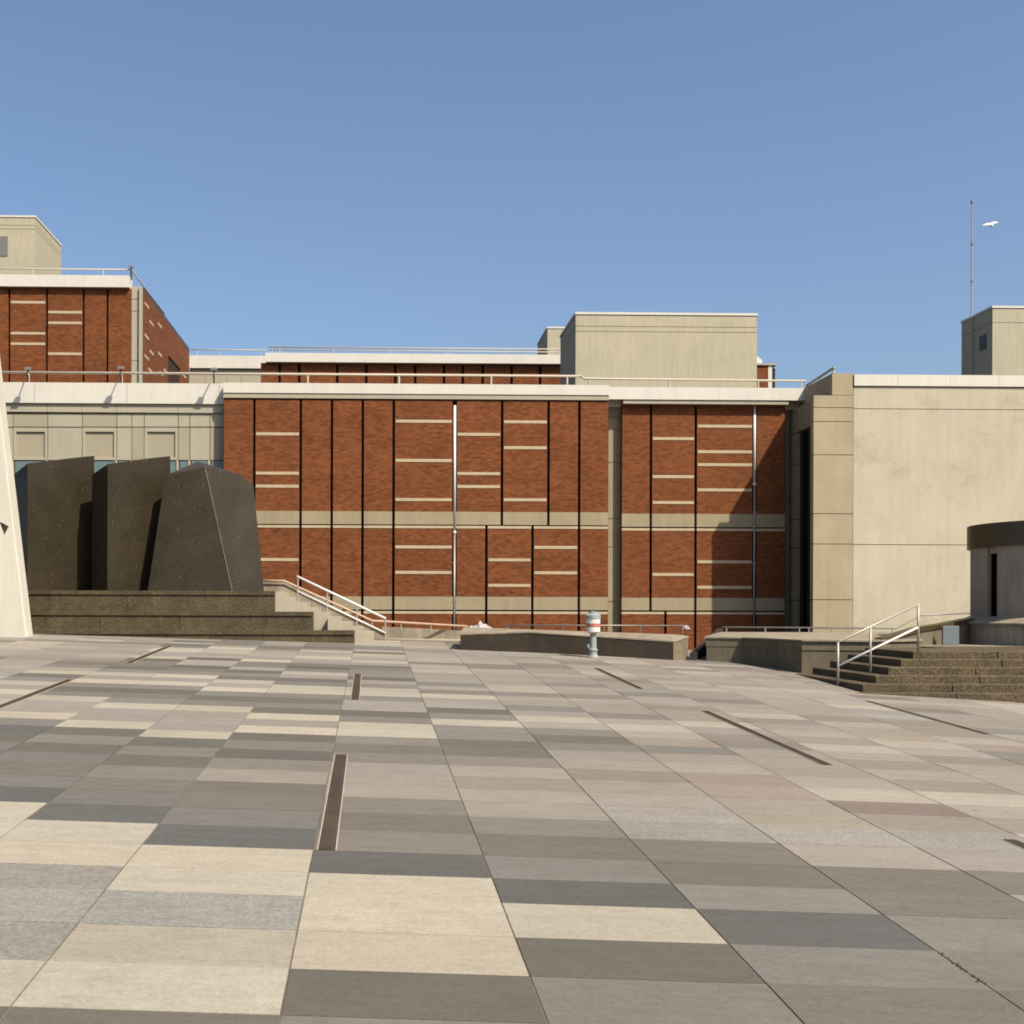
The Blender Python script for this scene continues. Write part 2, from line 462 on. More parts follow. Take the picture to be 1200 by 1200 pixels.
def band(Y, u0, u1, grooves, v0, v1, name, m, proud, gw=0.046):
    bm = nb(); um = (u0 + u1) / 2
    ed = [u0] + grooves + [u1]
    for a, b in zip(ed[:-1], ed[1:]):
        box(bm, PX(a, Y) + (gw if a in grooves else 0), PX(b, Y) - (gw if b in grooves else 0), Y - proud, Y + 0.25, PZ(v1, Y, um), PZ(v0, Y, um))
    link(name, bm, m, main)
GU = [297.5, 352, 388.5, 424.7, 461, 532.5, 588, 642.5, 678.5]
GL = [297.5, 352, 388.5, 424.7, 461, 532.5, 570, 624, 678.5]
storey(YA, 262, 712.5, GU, 469.0, 599.2, {(297.5, 352): [508.5, 554.5, 569.7], (461, 532.5): [493.7, 539.6, 585.5], (532.5, 588): [509, 555, 570.2], (588, 642.5): [494.4, 524.7, 585.7]})
band(YA, 262, 712.5, GU, 599.4, 614.6, 'stone_band', BAND, 0.006)
band(YA, 262, 712.5, GL, 616.0, 619.0, 'stone_string', STRIP, 0.012)
storey(YA, 262, 712.5, GL, 619.2, 698.8, {(297.5, 352): [655.7], (461, 532.5): [641, 670.8], (570, 624): [656.1, 686], (624, 678.5): [641.5, 671.3]})
band(YA, 262, 712.5, GL, 699.0, 714.4, 'stone_band', BAND, 0.006)
band(YA, 262, 712.5, GL, 716.2, 719.2, 'stone_string', STRIP, 0.012)
storey(YA, 262, 712.5, GL, 719.4, 0, {}, zb=ZLOW)
HU = [762.5, 815, 884]
storey(YB, 728.7, 919.5, HU, 473.6, 602.0, {(762.5, 815): [514, 558.6, 588.9], (815, 884): [499.5, 529.5, 544.6, 574.2]})
band(YB, 728.7, 919.5, HU, 602.2, 617.6, 'stone_band', BAND, 0.006)
band(YB, 728.7, 919.5, HU, 619.2, 622.2, 'stone_string', STRIP, 0.012)
storey(YB, 728.7, 919.5, HU, 622.4, 700.4, {(762.5, 815): [673.2], (815, 884): [658.4, 688.3]})
band(YB, 728.7, 919.5, HU, 700.6, 715.4, 'stone_band', BAND, 0.006)
band(YB, 728.7, 919.5, [780, 815, 884], 717.2, 720.0, 'stone_string', STRIP, 0.012)
storey(YB, 728.7, 919.5, [780, 815, 884], 720.2, 0, {}, zb=ZLOW)
# piers of stacked precast pieces
def pier(u0, u1, Y, vt, joints, m, name='concrete_pier'):
    bm = nb(); x0, x1 = PX(u0, Y), PX(u1, Y); um = (u0 + u1) / 2
    zs = [PZ(vt, Y, um)] + [PZ(v, Y, um) for v in joints] + [ZLOW]
    for a, b in zip(zs[:-1], zs[1:]):
        box(bm, x0, x1, Y, Y + 0.6, b + 0.014, a - 0.014)
    box(bm, x0 + 0.01, x1 - 0.01, Y + 0.03, Y + 0.55, ZLOW, zs[0])
    link(name, bm, m, main)
pier(712.7, 728.4, YB + 0.30, 476, [489, 504, 542, 608, 641, 705], BAND)
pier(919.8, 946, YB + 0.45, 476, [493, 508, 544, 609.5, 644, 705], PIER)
# white roof edge
bm = nb()
CYF = YA - 0.08
zt = PZ(449.5, CYF, 450)
box(bm, XL - 0.02, PX(713, YA), CYF, CYF + 0.5, PZ(461.5, CYF, 480), zt)
box(bm, PX(713, YA) + 0.004, PX(947, YB), CYF + 0.3, CYF + 0.8, PZ(468.5, CYF + 0.3, 830), zt - 0.003)
link('roof_edge', bm, WHITE, main)
bm = nb()
box(bm, XL - 0.02, PX(712.8, YA), CYF + 0.03, CYF + 0.5, PZ(467.2, CYF, 480), PZ(461.8, CYF, 480))
box(bm, PX(728.4, YB), PX(921, YB), CYF + 0.34, CYF + 0.8, PZ(473.2, CYF + 0.3, 830), PZ(468.8, CYF + 0.3, 830))
link('edge_drip', bm, OFFW, main)
link('edge_return', bx(PX(713.2, YA), PX(728.2, YB), YB + 0.2, YB + 0.7, PZ(477, YB + .2, 720), PZ(468.5, CYF + 0.3, 830) - 0.003), WHITE, main)
link('edge_return', bx(PX(921.2, YB), PX(946.5, YB), YB + 0.32, YB + 0.7, PZ(480, YB + .3, 930), PZ(468.5, CYF + 0.3, 830) - 0.003), WHITE, main)
# flat roof
link('flat_roof', bx(-30, PX(947, YB), CYF + 0.85, 70, zt - 0.35, zt - 0.12), ROOFING, main)
# left recessed front with panels and blind windows
YW = 42.45
CYL = YW - 0.14
LX = -22.0
bm = nb()
ztL = PZ(448.6, CYL, 130)
zbL = PZ(472.6, CYL, 130)
jo = [33 + 109.3 * k for k in range(-2, 3)]
xe = [LX] + [PX(36 + 109.3 * k, CYF) for k in range(-3, 3)] + [XL - 0.024]
xe = sorted(xe)
for a, b in zip(xe[:-1], xe[1:]):
    box(bm, a + 0.006, b - 0.006, CYL, CYL + 0.55, zbL, ztL)
link('roof_edge', bm, WHITE, main)
zf0, zf1 = PZ(483.5, YW, 130), zbL + 0.02
bm = nb()
fx = [LX] + [PX(u, YW) for u in (-29, 13, 55.5, 96, 136.5, 208.4)] + [XL + 0.2]
for a, b in zip(fx[:-1], fx[1:]):
    box(bm, a + 0.006, b - 0.006, YW - 0.06, YW + 0.3, zf0, zf1)
link('concrete_fascia', bm, OFFW, main)
link('backing_wall', bx(LX, XL + 0.2, YW + 0.09, YW + 0.5, ZLOW, zf1 - 0.2), JOINT, main)
UJ = [-106, -66, -26, 15, 55.5, 96, 136.5, 154, 168.5, 208.4, 222, 245.5, 263]
v0, v1, v2 = 484.8, 500.4, 539.0
for i, (a, b) in enumerate(zip(UJ[:-1], UJ[1:])):
    x0, x1 = PX(a, YW) + 0.012, PX(b, YW) - 0.012
    um = (a + b) / 2
    wide = b - a > 30
    link('wall_panel', bx(x0, x1, YW, YW + 0.12, PZ(v1, YW, um) + 0.012, PZ(v0, YW, um)), OFFW if not (wide and i % 2) else PANELW, main)
    zt_, zb_ = PZ(v1, YW, um) - 0.02, PZ(v2, YW, um)
    if wide and (i % 2 == 1 or i == 8):       # blind window: frame with sunk pane
        bm = nb(); fw = 0.09
        box(bm, x0, x0 + fw, YW, YW + 0.12, zb_, zt_); box(bm, x1 - fw, x1, YW, YW + 0.12, zb_, zt_)
        box(bm, x0 + fw, x1 - fw, YW, YW + 0.12, zt_ - fw * 1.6, zt_); box(bm, x0 + fw, x1 - fw, YW, YW + 0.12, zb_, zb_ + fw)
        w = link('blind_window', bm, OFFW, main)
        link('pane', bx(x0 + fw, x1 - fw, YW + 0.06, YW + 0.085, zb_ + fw, zt_ - fw * 1.6), PANELW, w)
    else:
        link('wall_panel', bx(x0, x1, YW + (0.0 if b - a < 16 else 0.02), YW + 0.12, zb_, zt_), OFFW if b - a > 14 and i % 2 == 0 else PANELW, main)
    w = link('window', bx(x0 + 0.05, x1 - 0.05, YW + 0.03, YW + 0.1, PZ(600, YW, um), zb_ - 0.03), TEAL, main)
    link('mullion', bx(x1 - 0.045, x1 + 0.03, YW - 0.01, YW + 0.12, PZ(600, YW, um), zb_ - 0.012), OFFW, w)
link('plinth_wall', bx(LX, XL - 0.01, YW, YW + 0.2, ZLOW, PZ(602, YW, 130)), BAND, main)
# downpipes in two grooves
for u, Y, ve, vb, lab in ((532.5, YA, 624, 741, None), (884, YB, 568, 741, None)):
    x = PX(u, Y)
    p = link('downpipe', tube(nb(), [(x, Y + 0.02, PZ(ve, Y, u)), (x, Y + 0.02, PZ(475, Y, u))], 0.048, 10), WPAINT, main, smooth=True)
    link('collar', lathe(nb(), x, Y + 0.02, [(0.065, PZ(ve + 1, Y, u)), (0.065, PZ(ve - 2, Y, u))], 12), WPAINT, p)
    p = link('downpipe', tube(nb(), [(x, Y + 0.02, ZLOW), (x, Y + 0.02, PZ(ve + 1.2, Y, u))], 0.044, 10), GALV, main, smooth=True)  # grey on the right pipe paints in the shadow falling over it
    for v in (560, 600, 660, 705):
        if v > ve: link('bracket', bx(x - 0.07, x + 0.07, Y - 0.02, Y + 0.15, PZ(v, Y, u) - 0.02, PZ(v, Y, u) + 0.02), GALV, p)

# ------------------------------------------------------------------ upper left brick block
Y2 = 52.0
YS = 64.7
ZR = zt - 0.12
up = thing('brick_block', 'upper brick block with white cornice above the left roof edge', 'building', (PX(60, Y2), Y2, ZR))
XC = PX(165, Y2); XF = PX(152.5, Y2)
zc1, zc0 = PZ(323.5, Y2, 60), PZ(337.5, Y2, 60)
link('backing_wall', bx(-32, XC - 0.05, Y2 + 0.2, YS - 0.05, ZR, zc0 + 0.02), GROOVE, up)
ed = [-90, -45, 10, 54, 97, 125, 152.3]
stp = {(10, 54): [354.2, 390.6, 402.9], (54, 97): [365.9, 378.4, 414.6]}
for a, b in zip(ed[:-1], ed[1:]):
    x0, x1 = PX(a, Y2) + 0.05, PX(b, Y2) - (0.05 if b < 150 else 0)
    p = link('brick_panel', bx(x0, x1, Y2, Y2 + 0.25, ZR, zc0), BRICK, up)
    for v in stp.get((a, b), []):
        z = PZ(v, Y2, (a + b) / 2)
        link('stone_strip', bx(x0 + 0.02, x1 - 0.02, Y2 - 0.012, Y2 + 0.05, z - 0.055, z + 0.055), STRIP, p)
bm = nb()
zs = [zc0 + 0.15] + [PZ(v, Y2, 158) for v in (350, 364, 422)] + [ZR]
for a, b in zip(zs[:-1], zs[1:]): box(bm, XF + 0.01, PX(161.5, Y2), Y2 + 0.1, Y2 + 0.5, b + 0.012, a - 0.012)
box(bm, PX(162.2, Y2), PX(164.8, Y2), Y2 - 0.02, Y2 + 0.3, ZR, zc0 + 0.1)
link('corner_pier', bm, OFFW, up)
# side wall with an opening, seen at a slant
ya, yb = 58.4, 61.9
zo = PZ(416, ya, 196)
bm = nb()
box(bm, XC - 0.4, XC, Y2 + 0.3, ya, ZR, zc0); box(bm, XC - 0.4, XC, yb, YS, ZR, zc0); box(bm, XC - 0.4, XC, ya, yb, zo, zc0)
sw = link('side_wall', bm, BRICK, up)
link('opening_back', bx(XC - 0.39, XC - 0.30, ya + 0.002, yb - 0.002, ZR, zo - 0.002), BAND, up)
for (u, v) in ((172.0, 358), (177.5, 379), (187.3, 381.5), (172, 395), (171.8, 419), (177.7, 413.5), (187.5, 415.5), (176, 434), (194, 435), (216, 441), (189, 438)):
    Yq = XC / (ray(u, v).x / ray(u, v).y)
    z = P(u, v, Yq).z
    link('stone_strip', bx(XC - 0.1, XC + 0.012, Yq - 0.45, Yq + 0.45, z - 0.06, z + 0.06), STRIP, sw)
link('cornice', bx(-32, PX(151.5, Y2), Y2 - 0.2, Y2 + 0.5, zc0 + 0.01, zc1), WHITE, up)
link('flat_roof', bx(-32, XC, Y2 + 0.5, YS, zc0 + 0.0, zc0 + 0.18), ROOFING, up)

# setback storey behind the middle
Y3 = 54.0
sb = thing('setback_storey', 'low setback brick storey with white cornice behind the main roof edge', 'building', (PX(480, Y3), Y3, ZR))
G3 = [327, 350, 394.5, 428.6, 462.7, 486, 519.7, 541.8, 565, 599, 632.4]
ed = [305] + G3 + [659]
zq0, zq1 = PZ(426.5, Y3, 480), PZ(415.8, Y3, 480)
link('backing_wall', bx(PX(305, Y3) + 0.02, PX(675, Y3), Y3 + 0.2, 66, ZR, zq0), GROOVE, sb)
for a, b in zip(ed[:-1], ed[1:]):
    link('brick_panel', bx(PX(a, Y3) + (0.06 if a in G3 else 0), PX(b, Y3) - (0.06 if b in G3 else 0), Y3, Y3 + 0.24, ZR, zq0), BRICK, sb)
link('cornice', bx(PX(311, Y3), PX(675, Y3), Y3 - 0.25, Y3 + 0.6, zq0 + 0.005, zq1), WHITE, sb)
link('flat_roof', bx(PX(311, Y3), PX(675, Y3), Y3 + 0.6, 66, zq0 + 0.01, zq1 - 0.1), ROOFING, sb)
# pale wing behind, between block and setback
Y4 = 64.9
pw = thing('concrete_wing', 'pale concrete wing with white cornice between the brick block and setback storey', 'building', (PX(260, Y4), Y4, ZR))
bm = nb()
ej = [221.5, 240, 265, 282, 308]
for a, b in zip(ej[:-1], ej[1:]): box(bm, PX(a, Y4) + 0.01, PX(b, Y4) - 0.01, Y4, Y4 + 0.2, ZR, PZ(433, Y4, 260))
link('wall_panel', bm, OFFW, pw)
link('wall', bx(PX(221.5, Y4), PX(320, Y4), Y4 + 0.18, 72, ZR, PZ(433, Y4, 260)), JOINT, pw)
link('cornice', bx(PX(221.5, Y4), PX(320, Y4), Y4 - 0.15, Y4 + 0.6, PZ(432, Y4, 260), PZ(417.3, Y4, 260)), WHITE, pw)

# rooftop housings
def housing(name, label, u0, u1, Y, v_top, Yback, zb, lines, m=PENT, uref=None):
    um = uref or (u0 + u1) / 2
    x0, x1, z1 = PX(u0, Y, 420), PX(u1, Y, 420), PZ(v_top, Y, um)
    t = thing(name, label, 'rooftop housing', ((x0 + x1) / 2, Y, zb), 'concrete housings on the roofs')
    zl = [z1 - 0.10] + [PZ(v, Y, um) for v in lines] + [zb]
    bm = nb()
    for a, b in zip(zl[:-1], zl[1:]): box(bm, x0, x1, Y, Yback, b + 0.012, a - 0.012)
    box(bm, x0 + 0.02, x1 - 0.02, Y + 0.02, Yback - 0.02, zb, z1 - 0.05)
    link('wall', bm, m, t)
    link('coping', bx(x0 - 0.03, x1 + 0.03, Y - 0.03, Yback + 0.03, z1 - 0.09, z1), WHITE, t)
    return t, x0, x1, z1
h1 = housing('rooftop_housing', 'wide plain concrete housing on the roof right of the middle', 674.5, 887, 46.0, 366.5, 50.0, ZR, [383, 389])
h2 = housing('rooftop_housing', 'small concrete housing half hidden behind the wide one', 641.5, 672, 62.0, 383, 66, ZR, [])
h3 = housing('rooftop_housing', 'concrete housing with a dark louvre on top of the brick block', -120, 41, 58.0, 252.5, 62.6, zc0 + 0.18, [264, 268.5], uref=20)
link('louvre', bx(PX(-24, 58), PX(8, 58), 57.97, 58.1, PZ(300, 58, 0), PZ(277, 58, 0)), GALV, h3[0])
h4 = housing('rooftop_housing', 'concrete housing with shaded side door at the right edge, beside the mast', 1163, 1330, 48.0, 358.5, 50.6, ZR, [378], uref=1180)
xq = h4[1]
link('side_door', bx(xq - 0.04, xq + 0.05, 48.5, 49.0, PZ(405, 48, 1163), PZ(388, 48, 1163)), DARKMET, h4[0])
# small brick chimney block right of the wide housing
Y5 = 56.0
ch = thing('brick_turret', 'small brick turret with white corner strip peeping out beside the wide housing', 'rooftop turret', (PX(898, Y5), Y5, ZR))
zt5 = PZ(429, Y5, 898)
link('wall', bx(PX(884, Y5), PX(899.3, Y5), Y5, Y5 + 3, ZR, zt5), BRICK, ch)
link('corner_strip', bx(PX(899.4, Y5), PX(904, Y5), Y5 - 0.02, Y5 + 3, ZR, zt5 + 0.02), WHITE, ch)
link('dark_return', bx(PX(904.1, Y5), PX(908.5, Y5), Y5 + 0.1, Y5 + 3, ZR, zt5 - 0.08), GROOVE, ch)
link('coping', bx(PX(884, Y5), PX(909.5, Y5), Y5 - 0.08, Y5 + 3.1, zt5 + 0.03, zt5 + 0.12), OFFW, ch)
vt = nb(); xv = PX(890.5, Y5); zv = zt5 + 0.12
prism(vt, [(xv - 0.12, Y5 + .2), (xv + 0.14, Y5 + .2), (xv + 0.14, Y5 + .5), (xv - 0.12, Y5 + .5)], zv, [zv + 0.42, zv + 0.2, zv + 0.2, zv + 0.42])
link('vent_cowl', vt, WPAINT, ch)

# ------------------------------------------------------------------ right concrete building
YR = 39.6
XR0, XR1, XU = PX(953, YR), PX(999.6, YR), PX(974, YR)
ZRT = PZ(439.5, YR, 1080)
rb = thing('concrete_building', 'pale ribbed concrete building closing the right side of the plaza', 'building', (XR1, YR, ZLOW))
def zr(v): return PZ(v, YR, 980)
link('backing_wall', bx(XR0 + 0.6, 45, YR + 0.05, 70, ZLOW, zr(463.5)), JOINT, rb)
bm = nb()
jz = [zr(463)] + [zr(v) for v in (477.6, 494, 533, 602, 637.5, 702.8)] + [ZLOW]
for a, b in zip(jz[:-1], jz[1:]): box(bm, XR0, XR1 - 0.008, YR, YR + 0.3, b + 0.011, a - 0.011)
link('corner_panel', bm, PANELTAN, rb)
bm = nb()
box(bm, XU + 0.02, XR1 - 0.012, YR + 0.0, YB + 0.4, zr(463) + 0.002, zr(437.5))
link('parapet_upstand', bm, PANELTAN, rb)
bm = nb()
wz = [PZ(453.5, YR, 1100), PZ(479.5, YR, 1100), PZ(638.5, YR, 1100), ZLOW]
for a, b in zip(wz[:-1], wz[1:]): box(bm, XR1 + 0.006, 45, YR + 0.004, YR + 0.3, b + 0.011, a - 0.011)
link('front_wall', bm, RIBBED, rb)
bm = nb()
cxs = [XR1 + 0.006] + [PX(u, YR) for u in (1051, 1112.5, 1169, 1229, 1290, 1350)] + [45]
for a, b in zip(cxs[:-1], cxs[1:]): box(bm, a + 0.004, b - 0.004, YR - 0.05, YR + 0.45, PZ(452.8, YR, 1100), ZRT)
link('coping', bm, WHITE, rb)
# return wall towards the brick front: a concrete pier and a dark glazed slot
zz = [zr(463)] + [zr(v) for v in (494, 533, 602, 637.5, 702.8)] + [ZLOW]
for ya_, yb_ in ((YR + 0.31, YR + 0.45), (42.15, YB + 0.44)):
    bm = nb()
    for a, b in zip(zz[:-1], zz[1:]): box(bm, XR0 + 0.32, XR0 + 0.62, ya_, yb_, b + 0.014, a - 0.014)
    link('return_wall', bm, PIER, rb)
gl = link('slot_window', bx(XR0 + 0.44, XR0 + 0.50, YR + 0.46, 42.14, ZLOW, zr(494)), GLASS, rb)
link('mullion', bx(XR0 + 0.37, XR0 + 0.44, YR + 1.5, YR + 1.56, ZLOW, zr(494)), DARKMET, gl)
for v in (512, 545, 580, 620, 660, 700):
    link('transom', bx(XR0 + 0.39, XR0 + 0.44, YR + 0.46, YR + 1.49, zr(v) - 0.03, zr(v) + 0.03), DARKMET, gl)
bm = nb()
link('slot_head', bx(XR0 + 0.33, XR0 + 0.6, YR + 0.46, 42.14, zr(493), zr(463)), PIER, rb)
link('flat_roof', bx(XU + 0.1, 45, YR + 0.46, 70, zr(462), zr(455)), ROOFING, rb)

# mast beside the right housing
xm = h4[1] - 0.09
ms = thing('mast', 'tall thin grey mast rising beside the right rooftop housing', 'mast', (xm, 49.6, ZR))
zb, ztp = PZ(372, 49.6, 1138), PZ(236, 49.6, 1138)
link('pole', tube(nb(), [(xm, 49.55, ZR), (xm, 49.55, zb + (ztp - zb) * .5), (xm, 49.55, ztp - 0.05)], [0.035, 0.03, 0.02], 8), STEEL, ms)
link('finial', lathe(nb(), xm, 49.55, [(0.03, ztp - 0.12), (0.06, ztp - 0.08), (0.06, ztp), (0.02, ztp + 0.04)], 10), GALV, ms)
for k in (0.3, 0.62): link('clamp', lathe(nb(), xm, 49.55, [(0.05, zb + (ztp - zb) * k), (0.05, zb + (ztp - zb) * k + 0.08)], 8), GALV, ms)

# ------------------------------------------------------------------ roof railings
def railing(name, label, pts, r, m, posts, ph, group='metal railings on the roof edges', second=None, pm=None):
    pts = [Vector(p) for p in pts]
    t = thing(name, label, 'railing', tuple(pts[0] - Vector((0, 0, ph))), group)
    link('top_rail', tube(nb(), pts, r, 8), m, t, smooth=True)
    if second: link('lower_rail', tube(nb(), [p - Vector((0, 0, second)) for p in pts], r * 0.8, 8), m, t, smooth=True)
    for p in posts:
        p = Vector(p)
        link('post', tube(nb(), [p - Vector((0, 0, ph)), p], r * 0.8, 6), pm or m, t)
    return t
YRL = CYL + 0.25
zl = PZ(437.6, YRL, 200)
railing('roof_railing', 'long cream roof railing over the left half, carrying floodlights', [(PX(-60, YRL), YRL, zl), (PX(678, YRL), YRL, zl)], 0.045, CREAMRAIL,
        [(PX(u, YRL), YRL, zl) for u in (-70, 33, 142, 250.5, 360, 467, 575, 664)], zl - ztL + 0.0)
YR2 = CYF + 0.7
zl2 = PZ(444.5, YR2, 800)
railing('roof_railing', 'lower cream roof railing in front of the wide concrete housing', [(PX(676, YR2), YR2, zl2 + 0.16), (PX(684, YR2), YR2, zl2), (PX(944, YR2), YR2, zl2 - 0.03)], 0.04, CREAMRAIL,
        [(PX(u, YR2), YR2, zl2) for u in (690, 784, 888, 938)], zl2 - zt + 0.01)
z3 = PZ(315.5, Y2 + 0.2, 80)
railing('roof_railing', 'thin railing on the left brick block below its concrete housing', [(PX(-80, Y2 + .2), Y2 + .2, z3), (PX(153, Y2 + .2), Y2 + .2, z3), (PX(153, Y2 + .2), 60, z3)], 0.035, CREAMRAIL,
        [(PX(u, Y2 + .2), Y2 + .2, z3) for u in (-40, 38, 120, 152)], z3 - zc1 + 0.02)
z4 = PZ(408, Y3, 480)
railing('roof_railing', 'thin two-bar railing along the top of the setback storey', [(PX(315, Y3), Y3, z4), (PX(672, Y3), Y3, z4)], 0.03, CREAMRAIL,
        [(PX(u, Y3), Y3, z4) for u in (318, 327, 390, 456, 524, 592, 655)], z4 - zq1, second=0.13)
z5 = PZ(410, Y4, 260)
railing('roof_railing', 'short thin railing on the pale wing beside the brick block', [(PX(223, Y4), Y4, z5), (PX(312, Y4), Y4, z5)], 0.03, CREAMRAIL,
        [(PX(u, Y4), Y4, z5) for u in (230, 257, 305)], z5 - PZ(417.3, Y4, 260))
# slanting rail that runs towards the viewer on the right building's edge
ra, rc = P(945, 452, 42.6), P(978, 430.5, 40.2)
t = thing('roof_railing', 'dark slanting railing on the corner of the right concrete building', 'railing', tuple(rc - Vector((0, 0, 0.4))), 'metal railings on the roof edges')
link('top_rail', tube(nb(), [ra, rc], 0.045, 8), GALV, t)
link('lower_rail', tube(nb(), [ra - Vector((0, 0, 0.25)), rc - Vector((0, 0, 0.17))], 0.03, 8), CREAMRAIL, t)
for k in (0.08, 0.5, 0.95):
    p = ra.lerp(rc, k); link('post', tube(nb(), [p, Vector((p.x, p.y, zr(438.5)))], 0.03, 6), CREAMRAIL, t)

# floodlights
def floodlight(u, v, Y, label, zb, arm=0.0):
    Yh_ = Y - arm
    p = P(u, v, Yh_)
    x = P(u, v, Y).x
    t = thing('floodlight', label, 'lamp', (x, Y, zb), 'floodlights on the roof edge')
    link('pole', tube(nb(), [(x, Y, zb), (x, Y, p.z - 0.1)], 0.03, 8), DARKMET, t)
    if arm: link('arm', tube(nb(), [(x, Y, p.z - 0.22), (x, Y - arm * .3, p.z - 0.16), (p.x, Yh_, p.z - 0.06)], 0.022, 8), DARKMET, t)
    bm = nb(); prism(bm, [(p.x - .12, Yh_ - .06), (p.x + .12, Yh_ - .06), (p.x + .08, Yh_ + .06), (p.x - .08, Yh_ + .06)], [p.z - .07, p.z - .07, p.z - .05, p.z - .05], [p.z, p.z, p.z + .05, p.z + .05])
    link('lamp_head', bm, GALV, t)
    link('knuckle', lathe(nb(), p.x, Yh_, [(0.03, p.z - 0.12), (0.045, p.z - 0.09), (0.03, p.z - 0.05)], 8), DARKMET, t)
    return t
floodlight(33, 431.5, CYL + 0.1, 'small floodlight on the long rail, nearest the pale pylon', ztL, 0.75)
floodlight(142, 430.5, CYL + 0.1, 'small floodlight on the long rail below the brick block', ztL, 0.75)
floodlight(251, 432, CYL + 0.1, 'small floodlight on the long rail before the pale wing', ztL, 0.75)
floodlight(154, 312, Y2 + 0.1, 'floodlight at the upper corner of the left brick block', zc1 - 0.1)

# ------------------------------------------------------------------ gull
gp = P(1160, 263, 46)
bm = nb()
rotg = Matrix.Rotation(R(42), 3, 'X') @ Matrix.Rotation(R(15), 3, 'Z')
def gv(x, y, z): return gp + rotg @ Vector((x, y, z))
tube(bm, [gv(0, .20, -.04), gv(0, .09, -.01), gv(0, -.03, 0), gv(0, -.14, .01), gv(0, -.21, .01)], [0.015, 0.05, 0.065, 0.045, 0.012], 8)
for s_ in (-1, 1):
    up_ = 0.05 if s_ > 0 else 0.0
    rt = [bm.verts.new(gv(*q)) for q in ((0, -.09, .03), (s_ * .16, -.12, .06 + up_), (s_ * .36, .0, .01 + up_), (s_ * .16, .03, .05 + up_), (0, .06, .02))]
    dn = [bm.verts.new(v_.co + Vector((0, 0, -0.02))) for v_ in rt]
    bm.faces.new(rt); bm.faces.new(dn[::-1])
    for i in range(5): bm.faces.new((rt[i], dn[i], dn[(i+1) % 5], rt[(i+1) % 5]))
tag(link('seagull', bm, WPAINT, origin=gp), 'white seagull flying beside the mast', 'bird')

# ------------------------------------------------------------------ left: pale pylon, tiers, black granite blocks
YP = 29.2
def zg(u, Y): return gz(PX(u, Y), Y)
pyl = thing('pylon', 'pale leaning pylon with slanted edge cut by the left frame', 'sculpture', (PX(-40, YP), YP, zg(-40, YP)))
bR = P(27, 745, YP); e0 = Vector((bR.x, zg(27, YP) - 0.05))
slope = (P(38, 742, YP).x - P(0, 420, YP).x) / (P(0, 420, YP).z - P(38, 742, YP).z)
ztop = 13.0
tR = Vector((e0.x - slope * (ztop - e0.y), ztop))
out = [(e0.x - 4.4, e0.y), (e0.x, e0.y), (tR.x, tR.y), (tR.x - 1.6, tR.y)]
def xe_(z): return e0.x - slope * (z - e0.y)
zn = P(10, 612, YP).z
hole = [(xe_(zn) - 0.24, zn + 0.02), (xe_(zn - 0.09) - 0.02, zn - 0.10), (xe_(zn - 0.38) - 0.19, zn - 0.36)]
loops = [[Vector((x, z, 0)) for x, z in out], [Vector((x, z, 0)) for x, z in hole]]
tri = tessellate_polygon(loops)
flat = [p for l_ in loops for p in l_]
bm = nb()
fv = [bm.verts.new((p.x, YP, p.y)) for p in flat]; bv = [bm.verts.new((p.x, YP + 0.25, p.y)) for p in flat]
for a in tri:
    try: bm.faces.new([fv[i] for i in a])
    except ValueError: pass
def side(ids):
    for i in range(len(ids)):
        a, b = ids[i], ids[(i + 1) % len(ids)]
        bm.faces.new((fv[a], fv[b], bv[b], bv[a]))
side([4, 5, 6])
for a, b in ((0, 1), (1, 2), (2, 3), (3, 0)): bm.faces.new((fv[a], fv[b], bv[b], bv[a]))
for a in tri:
    try: bm.faces.new([bv[i] for i in a])
    except ValueError: pass
link('front_slab', bm, SALUMA, pyl)
bm = nb()
cw = 0.02
pb = [(out[0][0], YP + 0.252, out[0][1]), (e0.x + 0.0, YP + 0.252, e0.y), (e0.x + cw, YP + 0.27, e0.y), (e0.x + cw, YP + 0.78, e0.y), (out[0][0], YP + 0.78, e0.y)]
pt = [(out[3][0], YP + 0.252, ztop), (tR.x, YP + 0.252, ztop), (tR.x + cw, YP + 0.27, ztop), (tR.x + cw, YP + 0.78, ztop), (out[3][0], YP + 0.78, ztop)]
vb_ = [bm.verts.new(p) for p in pb]; vt_ = [bm.verts.new(p) for p in pt]
bm.faces.new(vb_); bm.faces.new(vt_)
for i in range(5): bm.faces.new((vb_[i], vb_[(i+1) % 5], vt_[(i+1) % 5], vt_[i]))
link('back_slab', bm, SALUMA, pyl)

